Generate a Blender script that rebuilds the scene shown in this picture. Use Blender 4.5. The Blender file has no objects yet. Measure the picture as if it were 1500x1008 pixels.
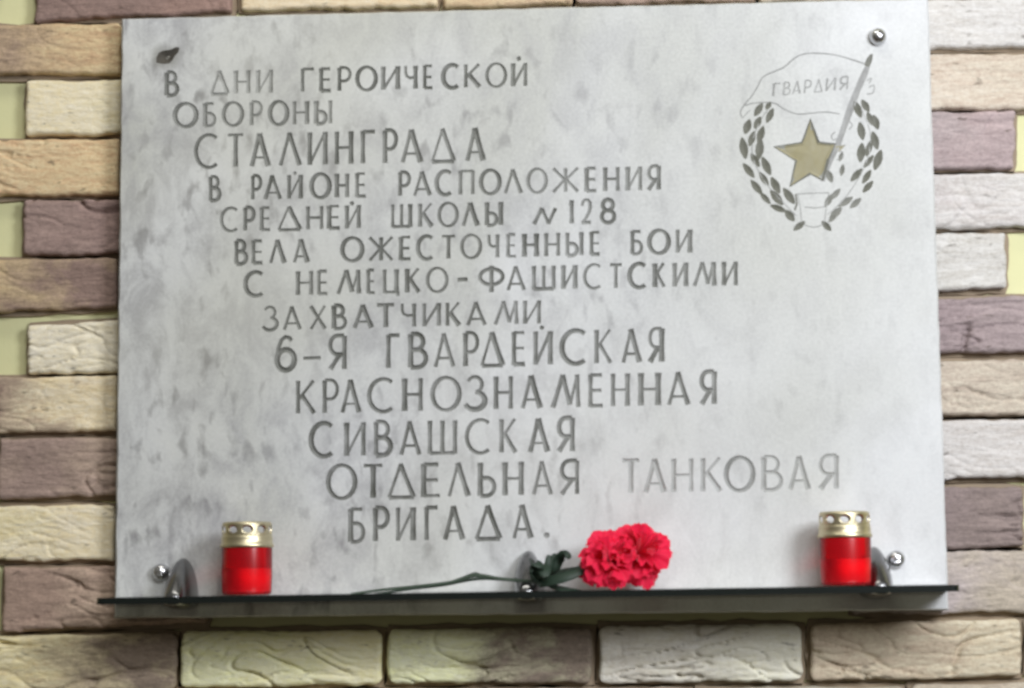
import bpy, bmesh, math, random
import numpy as np
from mathutils import Vector, Matrix, Euler, noise
from mathutils.geometry import delaunay_2d_cdt

SC = bpy.context.scene
COL = SC.collection
R = math.radians
random.seed(7)

# ------------------------------------------------------------------ camera, world, lamps, exposure
CAM_LOC = Vector((0.6207, -2.4681, 0.0414)); CAM_ROT = (1.6854, 0.0101, 0.0559)
cam_d = bpy.data.cameras.new('camera'); cam = bpy.data.objects.new('camera', cam_d); COL.objects.link(cam)
cam.location = CAM_LOC; cam.rotation_euler = CAM_ROT
cam_d.sensor_width = 36.0; cam_d.lens = 72.0; cam_d.clip_end = 50; cam_d.clip_start = .05
cam_d.dof.use_dof = True; cam_d.dof.focus_distance = 3.2; cam_d.dof.aperture_fstop = 6.6
SC.camera = cam
SC.cycles.pixel_filter_type = 'BLACKMAN_HARRIS'; SC.cycles.filter_width = 2.3
SC.view_settings.view_transform = 'Standard'; SC.view_settings.look = 'None'
SC.view_settings.exposure = 0.0; SC.view_settings.gamma = 1.0

W = bpy.data.worlds.new('World'); SC.world = W; W.use_nodes = True
nt = W.node_tree; nt.nodes.clear()
wo = nt.nodes.new('ShaderNodeOutputWorld'); bg = nt.nodes.new('ShaderNodeBackground')
tc = nt.nodes.new('ShaderNodeTexCoord'); sx = nt.nodes.new('ShaderNodeSeparateXYZ')
cr = nt.nodes.new('ShaderNodeValToRGB')
nt.links.new(tc.outputs['Generated'], sx.inputs[0])
mr = nt.nodes.new('ShaderNodeMapRange'); mr.inputs[1].default_value = -1; mr.inputs[2].default_value = 1
nt.links.new(sx.outputs['Z'], mr.inputs[0]); nt.links.new(mr.outputs[0], cr.inputs[0])
cr.color_ramp.elements[0].position = .2; cr.color_ramp.elements[0].color = (.20, .17, .12, 1)
cr.color_ramp.elements[1].position = .8; cr.color_ramp.elements[1].color = (.62, .60, .52, 1)
nt.links.new(cr.outputs[0], bg.inputs[0]); bg.inputs[1].default_value = .31
nt.links.new(bg.outputs[0], wo.inputs[0])

def area_lamp(name, loc, target, size, size_y, power, color):
    d = bpy.data.lights.new(name, 'AREA'); d.shape = 'RECTANGLE'; d.size = size; d.size_y = size_y
    d.energy = power; d.color = color
    o = bpy.data.objects.new(name, d); COL.objects.link(o); o.location = loc
    o.rotation_euler = (Vector(target) - Vector(loc)).to_track_quat('-Z', 'Y').to_euler()
    return o
area_lamp('ceiling_lamp', (1.70, -1.62, .80), (.6, 0, .3), .55, .60, 33, (.94, .965, 1.02))
area_lamp('ceiling_lamp', (1.15, -2.75, 1.75), (.7, 0, .3), 1.0, .30, 34, (.95, .97, 1.0))
area_lamp('ceiling_lamp', (.30, -.80, 1.9), (.4, 0, .2), 1.2, .35, 8, (1.0, .97, .88))

# ------------------------------------------------------------------ picture measurement -> place
MC = Euler(CAM_ROT).to_matrix()
def at(x, y, Y=0.0):
    d = MC @ Vector(((x - 750) / 3000.0, (504 - y) / 3000.0, -1.0))
    t = (Y - CAM_LOC.y) / d.y
    return CAM_LOC + d * t

# ------------------------------------------------------------------ helpers
def put(o, parent=None, label=None, cat=None, group=None, kind=None):
    if o.name not in COL.objects: COL.objects.link(o)
    if parent is not None: o.parent = parent
    if label: o['label'] = label
    if cat: o['category'] = cat
    if group: o['group'] = group
    if kind: o['kind'] = kind
    return o
def empty(name, loc, **k):
    o = bpy.data.objects.new(name, None); o.empty_display_size = .02; o.location = loc
    return put(o, **k)
def mesh(name, verts, faces, mat, parent=None, smooth=False, **k):
    me = bpy.data.meshes.new(name); me.from_pydata([tuple(v) for v in verts], [], faces); me.update()
    if mat: me.materials.append(mat)
    if smooth: me.polygons.foreach_set('use_smooth', [True] * len(me.polygons))
    return put(bpy.data.objects.new(name, me), parent, **k)
def from_bm(name, bm, mat, parent=None, smooth=False, **k):
    me = bpy.data.meshes.new(name); bm.to_mesh(me); bm.free(); me.materials.append(mat)
    if smooth: me.polygons.foreach_set('use_smooth', [True] * len(me.polygons))
    return put(bpy.data.objects.new(name, me), parent, **k)

class NT:
    def __init__(s, name):
        s.m = bpy.data.materials.new(name); s.m.use_nodes = True; s.t = s.m.node_tree
        s.b = s.t.nodes['Principled BSDF']; s.out = s.t.nodes['Material Output']
    def n(s, typ, **props):
        nd = s.t.nodes.new(typ)
        for k, v in props.items():
            if k.startswith('i_'):
                nd.inputs[int(k[2:]) if k[2:].isdigit() else k[2:].replace('_', ' ')].default_value = v
            else: setattr(nd, k, v)
        return nd
    def l(s, a, b): s.t.links.new(a, b)
    def noise(s, vec, scale, detail=4, rough=.55, dist=0.0):
        nd = s.n('ShaderNodeTexNoise'); nd.inputs['Scale'].default_value = scale
        nd.inputs['Detail'].default_value = detail; nd.inputs['Roughness'].default_value = rough
        nd.inputs['Distortion'].default_value = dist
        if vec: s.l(vec, nd.inputs['Vector'])
        return nd.outputs[0]
    def coords(s, scale=(1, 1, 1), world=False, offset=None):
        if world: src = s.n('ShaderNodeNewGeometry').outputs['Position']
        else: src = s.n('ShaderNodeTexCoord').outputs['Object']
        mp = s.n('ShaderNodeMapping'); mp.inputs['Scale'].default_value = scale
        s.l(src, mp.inputs['Vector'])
        if offset is not None: s.l(offset, mp.inputs['Location'])
        return mp.outputs[0]
    def ramp(s, fac, stops):
        r = s.n('ShaderNodeValToRGB'); e = r.color_ramp.elements
        while len(e) < len(stops): e.new(.5)
        for q, (p, c) in zip(e, stops):
            q.position = p; q.color = (c, c, c, 1) if isinstance(c, (int, float)) else (*c, 1)
        s.l(fac, r.inputs[0]); return r.outputs[0]
    def mix(s, fac, a, b, mode='MIX'):
        m = s.n('ShaderNodeMix', data_type='RGBA', blend_type=mode)
        for v, i in ((fac, 0), (a, 6), (b, 7)):
            if isinstance(v, (int, float)): m.inputs[i].default_value = v
            elif isinstance(v, tuple): m.inputs[i].default_value = (*v, 1)
            else: s.l(v, m.inputs[i])
        return m.outputs[2]
    def math(s, op, a, b=0.0):
        m = s.n('ShaderNodeMath', operation=op)
        for v, i in ((a, 0), (b, 1)):
            if isinstance(v, (int, float)): m.inputs[i].default_value = v
            else: s.l(v, m.inputs[i])
        return m.outputs[0]
    def bump(s, h, strength, dist=.001):
        b = s.n('ShaderNodeBump'); b.inputs['Strength'].default_value = strength
        b.inputs['Distance'].default_value = dist; s.l(h, b.inputs['Height']); s.l(b.outputs[0], s.b.inputs['Normal'])
    def attr(s, name):
        return s.n('ShaderNodeAttribute', attribute_type='OBJECT', attribute_name=name)

# ------------------------------------------------------------------ materials
def marble_color(M):
    v = M.coords((1, 1, .8), world=True)
    big = M.noise(v, 3.2, 3, .5, .6)
    col = M.mix(M.ramp(big, [(.35, 0), (.65, 1)]), (.475, .482, .46), (.635, .645, .655))
    mid = M.noise(M.coords((1.2, 1, .75), world=True), 17, 6, .68, .5)
    # dark mineral specks and vertical smudges, thicker towards the left side of the slab
    sp = M.noise(M.coords((1.5, 1, .8), world=True), 34, 3, .5, .3)
    xp = M.n('ShaderNodeSeparateXYZ'); M.l(M.n('ShaderNodeNewGeometry').outputs['Position'], xp.inputs[0])
    g = M.n('ShaderNodeMapRange'); g.inputs[1].default_value = -.02; g.inputs[2].default_value = .75
    g.inputs[3].default_value = 1.0; g.inputs[4].default_value = .22; M.l(xp.outputs[0], g.inputs[0])
    col = M.mix(M.math('MULTIPLY', g.outputs[0], M.ramp(mid, [(.38, .95), (.55, 0.0)])), col, (.36, .36, .37))
    col = M.mix(M.math('MULTIPLY', g.outputs[0], M.ramp(mid, [(.55, .0), (.75, .45)])), col, (.70, .70, .67))
    patch = M.ramp(M.noise(v, 5.5, 2), [(.36, .25), (.6, 1)])
    f = M.math('MULTIPLY', M.math('MULTIPLY', M.ramp(sp, [(.55, 0), (.70, 1.0)]), g.outputs[0]), patch)
    col = M.mix(f, col, (.17, .165, .175))
    hp = at(244, 83); dn = M.n('ShaderNodeVectorMath', operation='DISTANCE')
    wob = M.n('ShaderNodeVectorMath', operation='MULTIPLY_ADD')
    nz_ = M.n('ShaderNodeTexNoise'); nz_.inputs['Scale'].default_value = 60; M.l(M.coords((1, 1, 1), world=True), nz_.inputs['Vector'])
    wob.inputs[1].default_value = (.016, 0, .016); M.l(nz_.outputs['Color'], wob.inputs[0]); M.l(M.coords((1, 0, 1.25), world=True), wob.inputs[2])
    M.l(wob.outputs[0], dn.inputs[0]); dn.inputs[1].default_value = (hp.x + .008, 0, hp.z * 1.25 + .008)
    col = M.mix(M.ramp(dn.outputs['Value'], [(.009, .75), (.024, 0)]), col, (.13, .125, .11))
    fine = M.noise(M.coords((1, 1, 1), world=True), 260, 3, .6)
    col = M.mix(.22, col, M.ramp(fine, [(.3, .35), (.7, .75)]), 'OVERLAY')
    # a yellowish tinge in broad patches, stronger towards the left
    yl = M.ramp(M.noise(v, 2.1, 2), [(.42, 0), (.62, .5)])
    yl2 = M.math('MULTIPLY', yl, g.outputs[0])
    col = M.mix(yl2, col, (.52, .515, .42))
    return col
def mat_marble():
    M = NT('marble'); M.l(marble_color(M), M.b.inputs['Base Color'])
    r = M.ramp(M.noise(M.coords((1, 1, 1), world=True), 12, 4), [(.3, .42), (.7, .60)])
    M.l(r, M.b.inputs['Roughness']); M.b.inputs['Specular IOR Level'].default_value = .35
    M.bump(M.noise(M.coords((1, 1, 1), world=True), 160, 5, .6), .25, .0006)
    return M.m
def mat_paint(name, dark, lo, hi, scale=60):
    """old paint left in the cut lettering, worn through to the stone; wear = object property"""
    M = NT(name); stone = marble_color(M)
    n = M.noise(M.coords((1, 1, .6), world=True), scale, 4, .6)
    a = M.attr('wear').outputs['Fac']
    f = M.math('SUBTRACT', 1.0, M.math('MULTIPLY', a, 1.0))
    nn = M.ramp(n, [(.28, lo), (.66, hi)])
    k = M.math('MULTIPLY', nn, f)
    c = M.mix(M.noise(M.coords((1, 1, 1), world=True), 24, 2), dark, tuple(min(1, q * 1.35) for q in dark))
    M.l(M.mix(k, stone, c), M.b.inputs['Base Color']); M.b.inputs['Roughness'].default_value = .8
    return M.m
def mat_brick():
    M = NT('gypsum_brick')
    off = M.attr('seed').outputs['Vector']
    v = M.coords((1, 1, 1.6), offset=off)
    A = M.attr('tone_a').outputs['Color']; B = M.attr('tone_b').outputs['Color']
    sx_ = M.n('ShaderNodeSeparateXYZ'); M.l(M.n('ShaderNodeTexCoord').outputs['Object'], sx_.inputs[0])
    grad = M.n('ShaderNodeMapRange'); grad.inputs[1].default_value = -.085; grad.inputs[2].default_value = .085
    M.l(sx_.outputs[0], grad.inputs[0])
    w = M.attr('spread').outputs['Fac']
    n = M.noise(v, 13, 5, .6, .4)
    f = M.math('ADD', M.math('MULTIPLY', M.math('SUBTRACT', n, .5), 2.6), grad.outputs[0])
    f = M.n('ShaderNodeClamp'); 
    add = M.math('ADD', M.math('MULTIPLY', M.math('SUBTRACT', n, .5), 2.6), grad.outputs[0]); M.l(add, f.inputs[0])
    col = M.mix(f.outputs[0], A, B)
    st = M.noise(M.coords((.5, 1, 3.0), offset=off), 42, 5, .65, .8)
    col = M.mix(.55, col, M.ramp(st, [(.3, .3), (.5, .5), (.7, .66)]), 'OVERLAY')
    pit = M.noise(M.coords((.7, 1, 1.6), offset=off), 75, 2, .5)
    col = M.mix(M.ramp(pit, [(.66, 0), (.76, .6)]), col, (.09, .07, .05))
    gr = M.noise(M.coords((1, 1, 1.2), offset=off), 210, 3, .7)
    col = M.mix(.5, col, M.ramp(gr, [(.32, .34), (.5, .5), (.7, .64)]), 'OVERLAY')
    M.l(col, M.b.inputs['Base Color']); M.b.inputs['Roughness'].default_value = .85
    M.b.inputs['Specular IOR Level'].default_value = .2
    h = M.math('ADD', M.noise(M.coords((.6, 1, 2.0), offset=off), 90, 6, .65, .6), M.math('MULTIPLY', M.noise(v, 330, 4, .7), .5))
    M.bump(h, .8, .0024)
    return M.m
def mat_wall():
    M = NT('wall_paint'); v = M.coords((1, 1, 1), world=True)
    M.l(M.mix(M.noise(v, 9, 4), (.62, .605, .33), (.69, .68, .40)), M.b.inputs['Base Color'])
    M.b.inputs['Roughness'].default_value = .75; M.bump(M.noise(v, 220, 3), .3, .0008)
    return M.m
def simple(name, col, rough=.5, metal=0.0, bumpy=0, **k):
    M = NT(name); v = M.coords((1, 1, 1))
    M.l(M.mix(M.noise(v, 70, 3), tuple(c * .82 for c in col), tuple(min(1, c * 1.15) for c in col)), M.b.inputs['Base Color'])
    M.b.inputs['Roughness'].default_value = rough; M.b.inputs['Metallic'].default_value = metal
    if bumpy: M.bump(M.noise(v, 300, 3), bumpy, .0005)
    for kk, vv in k.items(): M.b.inputs[kk.replace('_', ' ')].default_value = vv
    return M.m
def sheer(name, tint, body, body_amt, rough=.06, ior=1.45):
    """thin clear plastic or glass: tinted see-through, some body colour, a coat of reflection"""
    M = NT(name); t = M.n('ShaderNodeBsdfTransparent'); t.inputs[0].default_value = (*tint, 1)
    M.b.inputs['Base Color'].default_value = (*body, 1); M.b.inputs['Roughness'].default_value = rough + .15
    m1 = M.n('ShaderNodeMixShader'); m1.inputs[0].default_value = body_amt
    M.l(t.outputs[0], m1.inputs[1]); M.l(M.b.outputs[0], m1.inputs[2])
    g = M.n('ShaderNodeBsdfGlossy'); g.inputs['Roughness'].default_value = rough
    fr = M.n('ShaderNodeFresnel'); fr.inputs[0].default_value = ior
    m2 = M.n('ShaderNodeMixShader'); M.l(fr.outputs[0], m2.inputs[0]); M.l(m1.outputs[0], m2.inputs[1]); M.l(g.outputs[0], m2.inputs[2])
    M.l(m2.outputs[0], M.out.inputs[0])
    return M.m
ADHESIVE_SHADE = simple('adhesive_shade_brown', (.30, .235, .165), .9, 0, .5)  # mortar brown that also stands in for shade between bricks
MARBLE = mat_marble(); BRICK = mat_brick(); WALL = mat_wall()
PAINT = mat_paint('letter_paint', (.072, .074, .062), .66, 1.0)
FINE_PAINT = mat_paint('fine_line_paint', (.13, .13, .125), .45, .95)
LEAF_PAINT = mat_paint('wreath_paint', (.072, .072, .05), .85, 1.0, 90)
POLE_PAINT = mat_paint('pole_paint', (.19, .19, .185), .5, 1.0, 90)
GOLD_PAINT = mat_paint('star_paint', (.235, .21, .115), .8, 1.0, 50)
GRIME = simple('hole_grime', (.075, .068, .055), .9)
CAP = simple('cap_chrome', (.62, .62, .64), .27, 1.0)
CHROME = simple('chrome', (.22, .22, .225), .22, 1.0)
STEEL = simple('screw_steel', (.38, .37, .34), .4, 1.0)
GLASS = sheer('shelf_glass', (.82, .85, .78), (.02, .03, .025), .12)
EDGE = simple('glass_edge', (.006, .009, .008), .25)
JAR = sheer('red_jar', (.95, .020, .05), (.86, .006, .022), .24, .22, 1.3)
WAX = simple('candle_wax', (.95, .88, .85), .6)
LID = simple('gold_lid', (.66, .59, .40), .40, 1.0)
PETAL = None
def mat_petal():
    M = NT('carnation_petal'); v = M.coords((1, 1, 1))
    n = M.noise(v, 45, 3)
    M.l(M.mix(n, (.86, .006, .045), (.93, .03, .11)), M.b.inputs['Base Color'])
    M.b.inputs['Roughness'].default_value = .6; M.b.inputs['Specular IOR Level'].default_value = .25
    M.b.inputs['Sheen Weight'].default_value = .15
    tr = M.n('ShaderNodeBsdfTranslucent'); tr.inputs[0].default_value = (.75, .01, .04, 1)
    mx = M.n('ShaderNodeMixShader'); mx.inputs[0].default_value = .3
    M.l(M.b.outputs[0], mx.inputs[1]); M.l(tr.outputs[0], mx.inputs[2]); M.l(mx.outputs[0], M.out.inputs[0])
    return M.m
PETAL = mat_petal()
GREEN = simple('carnation_green', (.016, .034, .020), .6, 0, .4)
PALE_GREEN = simple('stem_green', (.035, .058, .036), .6, 0, .4)

# ------------------------------------------------------------------ the wall and its bricks
BY = .0285           # face of the bricks
WY = .0480           # painted wall behind them
wall = mesh('wall', [(-.8, WY, -.6), (2.0, WY, -.6), (2.0, WY, 1.4), (-.8, WY, 1.4), (-.8, WY + .1, -.6), (2.0, WY + .1, -.6), (2.0, WY + .1, 1.4), (-.8, WY + .1, 1.4)],
            [(0, 1, 2, 3), (5, 4, 7, 6), (1, 5, 6, 2), (4, 0, 3, 7), (3, 2, 6, 7), (4, 5, 1, 0)], WALL, kind='structure',
            label='yellow green painted wall faced with spaced gypsum bricks')
def brick(x0, x1, yt0, yt1, yb0, yb1, ta, tb, rough=.5, crack=.5):
    y_top = yt0
    P = [at(x0, yt0, BY), at(x1, yt1, BY), at(x1, yb1, BY), at(x0, yb0, BY)]
    c = sum(P, Vector()) / 4; c.y = WY
    nx = max(24, int((x1 - x0) / 2.3)); nz = 36; sd = random.uniform(0, 90); crack = crack * (1.5 if crack >= .8 else .8)
    lx = (P[1] - P[0]).length; lz = (P[0] - P[3]).length
    V = []; F = []
    for j in range(nz + 1):
        for i in range(nx + 1):
            u = i / nx; v = j / nz
            p = (P[0] * (1 - u) + P[1] * u) * (1 - v) + (P[3] * (1 - u) + P[2] * u) * v
            # wandering outline
            ex = min(u, 1 - u) * lx; ez = min(v, 1 - v) * lz
            wob = .0022 * noise.noise(Vector((p.x * 18 + sd, 3, p.z * 30))) + .0012 * noise.noise(Vector((p.x * 70 + sd, 8, p.z * 70)))
            p.z += wob * (1 if v > .5 else .7) * math.exp(-ez * 90) * 1.6
            p.x += 1.4 * wob * math.exp(-ex * 90)
            # soft rounded corners
            rc = .0035 if y_top < 900 else .011
            if ex < rc and ez < rc:
                q = 1 - math.hypot(1 - ex / rc, 1 - ez / rc)
                if q < 0:
                    s = -q * rc; p.x += s * .7 * (1 if u < .5 else -1) * (1 - ex / rc); p.z += s * .7 * (-1 if v < .5 else 1) * (1 - ez / rc)
            wv = Vector((p.x * 9 + sd, 1, p.z * 26))
            h = .0020 * noise.noise(wv) + .0014 * rough * noise.noise(wv * 2.7) + .0007 * noise.noise(wv * 9)
            # split layers: narrow ridges running roughly along the brick
            d = noise.noise(Vector((p.x * 7 + sd, 5, p.z * 12))) * 1.1
            r1 = noise.noise(Vector((p.x * 8 - sd, d, p.z * 38 + d * 2)))
            r2 = noise.noise(Vector((p.x * 15 + sd, d + 4, p.z * 62 + d)))
            m = max(0, noise.noise(Vector((p.x * 9 - sd, 9, p.z * 14))) + .28)
            h -= crack * m * (.0084 * math.exp(-(r1 / .036) ** 2) + .0060 * math.exp(-(r2 / .055) ** 2))
            h += crack * .0030 * (1 if r1 > 0 else 0) * min(1, abs(r1) * 9) * m
            edge = min(ex, ez); e = min(1, edge / .0042)
            h = min(h, .0042) - .0036 * (1 - e) ** 2
            V.append(Vector((p.x - c.x, BY - h - WY, p.z - c.z)))
            if i < nx and j < nz:
                a = j * (nx + 1) + i; F.append((a, a + nx + 1, a + nx + 2, a + 1))
    n0 = len(V)
    ring = [i for i in range(nx + 1)] + [j * (nx + 1) + nx for j in range(1, nz + 1)] + [nz * (nx + 1) + i for i in range(nx - 1, -1, -1)] + [j * (nx + 1) for j in range(nz - 1, 0, -1)]
    for k in ring:
        V.append(Vector((V[k].x * .996, .001, V[k].z * .99)))
    for k in range(len(ring)):
        a, b = ring[k], ring[(k + 1) % len(ring)]; F.append((a, b, n0 + (k + 1) % len(ring), n0 + k))
    o = mesh('brick', V, F, BRICK, smooth=True, parent=wall)
    o.location = c
    # brown mortar strip behind the brick; its tone also paints shade into the joints
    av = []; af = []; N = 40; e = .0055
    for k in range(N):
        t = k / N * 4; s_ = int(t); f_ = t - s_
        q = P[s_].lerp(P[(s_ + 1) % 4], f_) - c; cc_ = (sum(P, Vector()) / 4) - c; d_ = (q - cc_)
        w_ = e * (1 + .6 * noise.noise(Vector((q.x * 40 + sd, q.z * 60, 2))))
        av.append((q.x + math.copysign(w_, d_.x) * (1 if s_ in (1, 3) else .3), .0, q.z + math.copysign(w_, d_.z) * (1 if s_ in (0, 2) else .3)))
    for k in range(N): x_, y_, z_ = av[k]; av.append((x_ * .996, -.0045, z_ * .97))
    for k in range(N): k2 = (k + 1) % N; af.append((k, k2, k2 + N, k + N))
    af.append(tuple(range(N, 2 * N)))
    mesh('adhesive_joint_shade', av, af, ADHESIVE_SHADE, o)
    o['tone_a'] = [float(t) for t in ta]; o['tone_b'] = [float(t) for t in tb]; o['seed'] = [sd, sd * .3, sd * .7]; o['spread'] = 1.0
    return o
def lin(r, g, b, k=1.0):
    r, g, b = r * .86 + 27, g * .86 + 25, b * .86 + 22     # every brick lifted a little towards beige
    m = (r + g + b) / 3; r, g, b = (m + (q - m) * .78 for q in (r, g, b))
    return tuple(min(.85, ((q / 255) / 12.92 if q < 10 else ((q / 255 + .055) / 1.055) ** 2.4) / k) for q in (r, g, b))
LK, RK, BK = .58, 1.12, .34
rows = [
 # left of the plaque (upper one first)
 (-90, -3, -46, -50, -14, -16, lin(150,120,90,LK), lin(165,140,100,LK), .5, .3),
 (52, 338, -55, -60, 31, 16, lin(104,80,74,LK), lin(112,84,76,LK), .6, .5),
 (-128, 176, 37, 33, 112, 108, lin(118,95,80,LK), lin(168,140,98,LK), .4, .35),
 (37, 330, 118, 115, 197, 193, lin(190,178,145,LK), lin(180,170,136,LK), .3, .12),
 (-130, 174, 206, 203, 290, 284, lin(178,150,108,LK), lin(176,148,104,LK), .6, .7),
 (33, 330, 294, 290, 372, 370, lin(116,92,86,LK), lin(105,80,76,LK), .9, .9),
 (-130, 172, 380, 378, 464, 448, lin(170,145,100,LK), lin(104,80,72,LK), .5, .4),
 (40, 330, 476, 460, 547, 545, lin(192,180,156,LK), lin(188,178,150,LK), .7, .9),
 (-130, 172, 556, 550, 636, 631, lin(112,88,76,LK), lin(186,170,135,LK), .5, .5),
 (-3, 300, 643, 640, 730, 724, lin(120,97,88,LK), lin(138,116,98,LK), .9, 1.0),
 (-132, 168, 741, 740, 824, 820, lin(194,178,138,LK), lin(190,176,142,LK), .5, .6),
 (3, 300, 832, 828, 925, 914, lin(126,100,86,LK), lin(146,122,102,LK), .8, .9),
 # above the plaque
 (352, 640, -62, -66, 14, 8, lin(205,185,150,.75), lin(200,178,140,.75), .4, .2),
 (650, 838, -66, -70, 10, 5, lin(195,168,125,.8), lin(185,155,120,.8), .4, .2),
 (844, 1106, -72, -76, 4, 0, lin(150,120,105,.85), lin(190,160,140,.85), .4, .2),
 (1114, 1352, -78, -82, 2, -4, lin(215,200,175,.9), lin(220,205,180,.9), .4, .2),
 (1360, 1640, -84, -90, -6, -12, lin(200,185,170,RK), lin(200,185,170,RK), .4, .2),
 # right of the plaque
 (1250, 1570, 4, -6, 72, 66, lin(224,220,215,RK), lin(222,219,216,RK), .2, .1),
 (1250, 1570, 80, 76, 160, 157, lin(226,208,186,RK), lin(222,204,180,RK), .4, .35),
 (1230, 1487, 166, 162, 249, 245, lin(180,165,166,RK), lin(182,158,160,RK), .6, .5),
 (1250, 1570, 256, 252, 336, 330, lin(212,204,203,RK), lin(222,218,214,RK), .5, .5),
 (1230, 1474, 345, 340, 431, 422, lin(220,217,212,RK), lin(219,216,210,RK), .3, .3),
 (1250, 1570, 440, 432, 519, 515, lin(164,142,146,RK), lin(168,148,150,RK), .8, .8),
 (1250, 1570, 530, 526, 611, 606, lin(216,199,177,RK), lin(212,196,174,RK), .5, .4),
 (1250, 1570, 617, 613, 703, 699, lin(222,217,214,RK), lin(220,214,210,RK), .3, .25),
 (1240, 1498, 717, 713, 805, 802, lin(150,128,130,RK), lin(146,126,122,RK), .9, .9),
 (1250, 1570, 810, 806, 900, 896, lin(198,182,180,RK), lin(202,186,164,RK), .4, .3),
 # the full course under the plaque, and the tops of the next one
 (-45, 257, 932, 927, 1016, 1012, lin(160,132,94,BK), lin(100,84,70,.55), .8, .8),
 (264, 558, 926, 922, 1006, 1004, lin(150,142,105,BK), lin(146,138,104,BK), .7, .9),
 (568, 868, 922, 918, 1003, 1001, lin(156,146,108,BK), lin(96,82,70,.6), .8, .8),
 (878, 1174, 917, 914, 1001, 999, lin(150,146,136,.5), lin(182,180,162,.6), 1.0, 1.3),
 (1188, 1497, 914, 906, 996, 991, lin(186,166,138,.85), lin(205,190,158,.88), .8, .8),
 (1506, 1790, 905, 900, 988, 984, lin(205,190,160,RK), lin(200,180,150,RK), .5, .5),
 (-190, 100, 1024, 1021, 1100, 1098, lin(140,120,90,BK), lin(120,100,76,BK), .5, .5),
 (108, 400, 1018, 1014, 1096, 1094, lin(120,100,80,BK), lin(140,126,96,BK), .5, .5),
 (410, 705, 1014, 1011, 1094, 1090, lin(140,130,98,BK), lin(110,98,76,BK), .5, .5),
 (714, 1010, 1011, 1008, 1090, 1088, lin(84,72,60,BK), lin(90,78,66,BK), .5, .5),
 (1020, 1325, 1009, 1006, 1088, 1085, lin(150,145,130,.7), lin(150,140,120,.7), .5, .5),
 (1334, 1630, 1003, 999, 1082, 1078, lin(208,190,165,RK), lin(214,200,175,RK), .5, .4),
]
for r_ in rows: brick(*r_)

# ------------------------------------------------------------------ carved plaque
CUTS = []           # (part index, [(x,z,depth)*3])
PARTS = []          # (name, material, wear, label)
MM = .000822        # one measured pixel on the plaque, in metres
def part(name, mat, wear=0.0, label=None):
    PARTS.append((name, mat, wear, label)); return len(PARTS) - 1
def tri(pi, a, b, c): CUTS.append((pi, (a, b, c)))
def ribs(pi, pts, hws, depth, closed=False):
    """V-cut along a line measured in the picture; pts in pixels, hws half widths in pixels"""
    P = [at(x, y) for x, y in pts]; P = [Vector((p.x, p.z)) for p in P]; H = [h * MM for h in hws]
    if not closed:
        d0 = (P[1] - P[0]); d1 = (P[-1] - P[-2])
        if d0.length > H[0] * 1.6: P.insert(1, P[0] + d0.normalized() * H[0]); H.insert(1, H[0]); cap0 = True
        else: cap0 = False
        if d1.length > H[-1] * 1.6: P.insert(-1, P[-1] - d1.normalized() * H[-1]); H.insert(-1, H[-1])
    n = len(P); rb = []
    for i in range(n):
        if closed: t = P[(i + 1) % n] - P[i - 1]
        elif i == 0: t = P[1] - P[0]
        elif i == n - 1: t = P[-1] - P[-2]
        else: t = (P[i + 1] - P[i]).normalized() + (P[i] - P[i - 1]).normalized()
        t.normalize(); nn = Vector((-t.y, t.x)) * H[i]
        dc = 0.0 if (not closed and i in (0, n - 1)) else depth * H[i] / (3 * MM)
        L = P[i] + nn; Q = P[i] - nn
        rb.append(((L.x, L.y, 0), (P[i].x, P[i].y, dc), (Q.x, Q.y, 0)))
    for i in range(n if closed else n - 1):
        a = rb[i]; b = rb[(i + 1) % n]
        tri(pi, a[0], a[1], b[1]); tri(pi, a[0], b[1], b[0]); tri(pi, a[1], a[2], b[2]); tri(pi, a[1], b[2], b[1])
def fan(pi, pts, depth, centre=None, wob=0):
    P = [at(x, y) for x, y in pts]; P = [(p.x, p.z, 0) for p in P]
    if centre: c = at(*centre); cx, cz = c.x, c.z
    else: cx = sum(p[0] for p in P) / len(P); cz = sum(p[1] for p in P) / len(P)
    for i in range(len(P)): tri(pi, P[i], P[(i + 1) % len(P)], (cx, cz, depth))
def arc(cx, cy, rx, ry, a0, a1, n=12):
    return [(cx + rx * math.cos(R(a0 + (a1 - a0) * i / n)), cy + ry * math.sin(R(a0 + (a1 - a0) * i / n))) for i in range(n + 1)]
T = .62
def bowl(y0, y1, w, n=7):      # right-hand bowl between heights y0 and y1
    c = (y0 + y1) / 2; r = (y1 - y0) / 2
    return [(0, y1), (w * .35, y1)] + arc(w * .45, c, w * .55, r, 80, -80, n) + [(w * .35, y0), (0, y0)]
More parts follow.
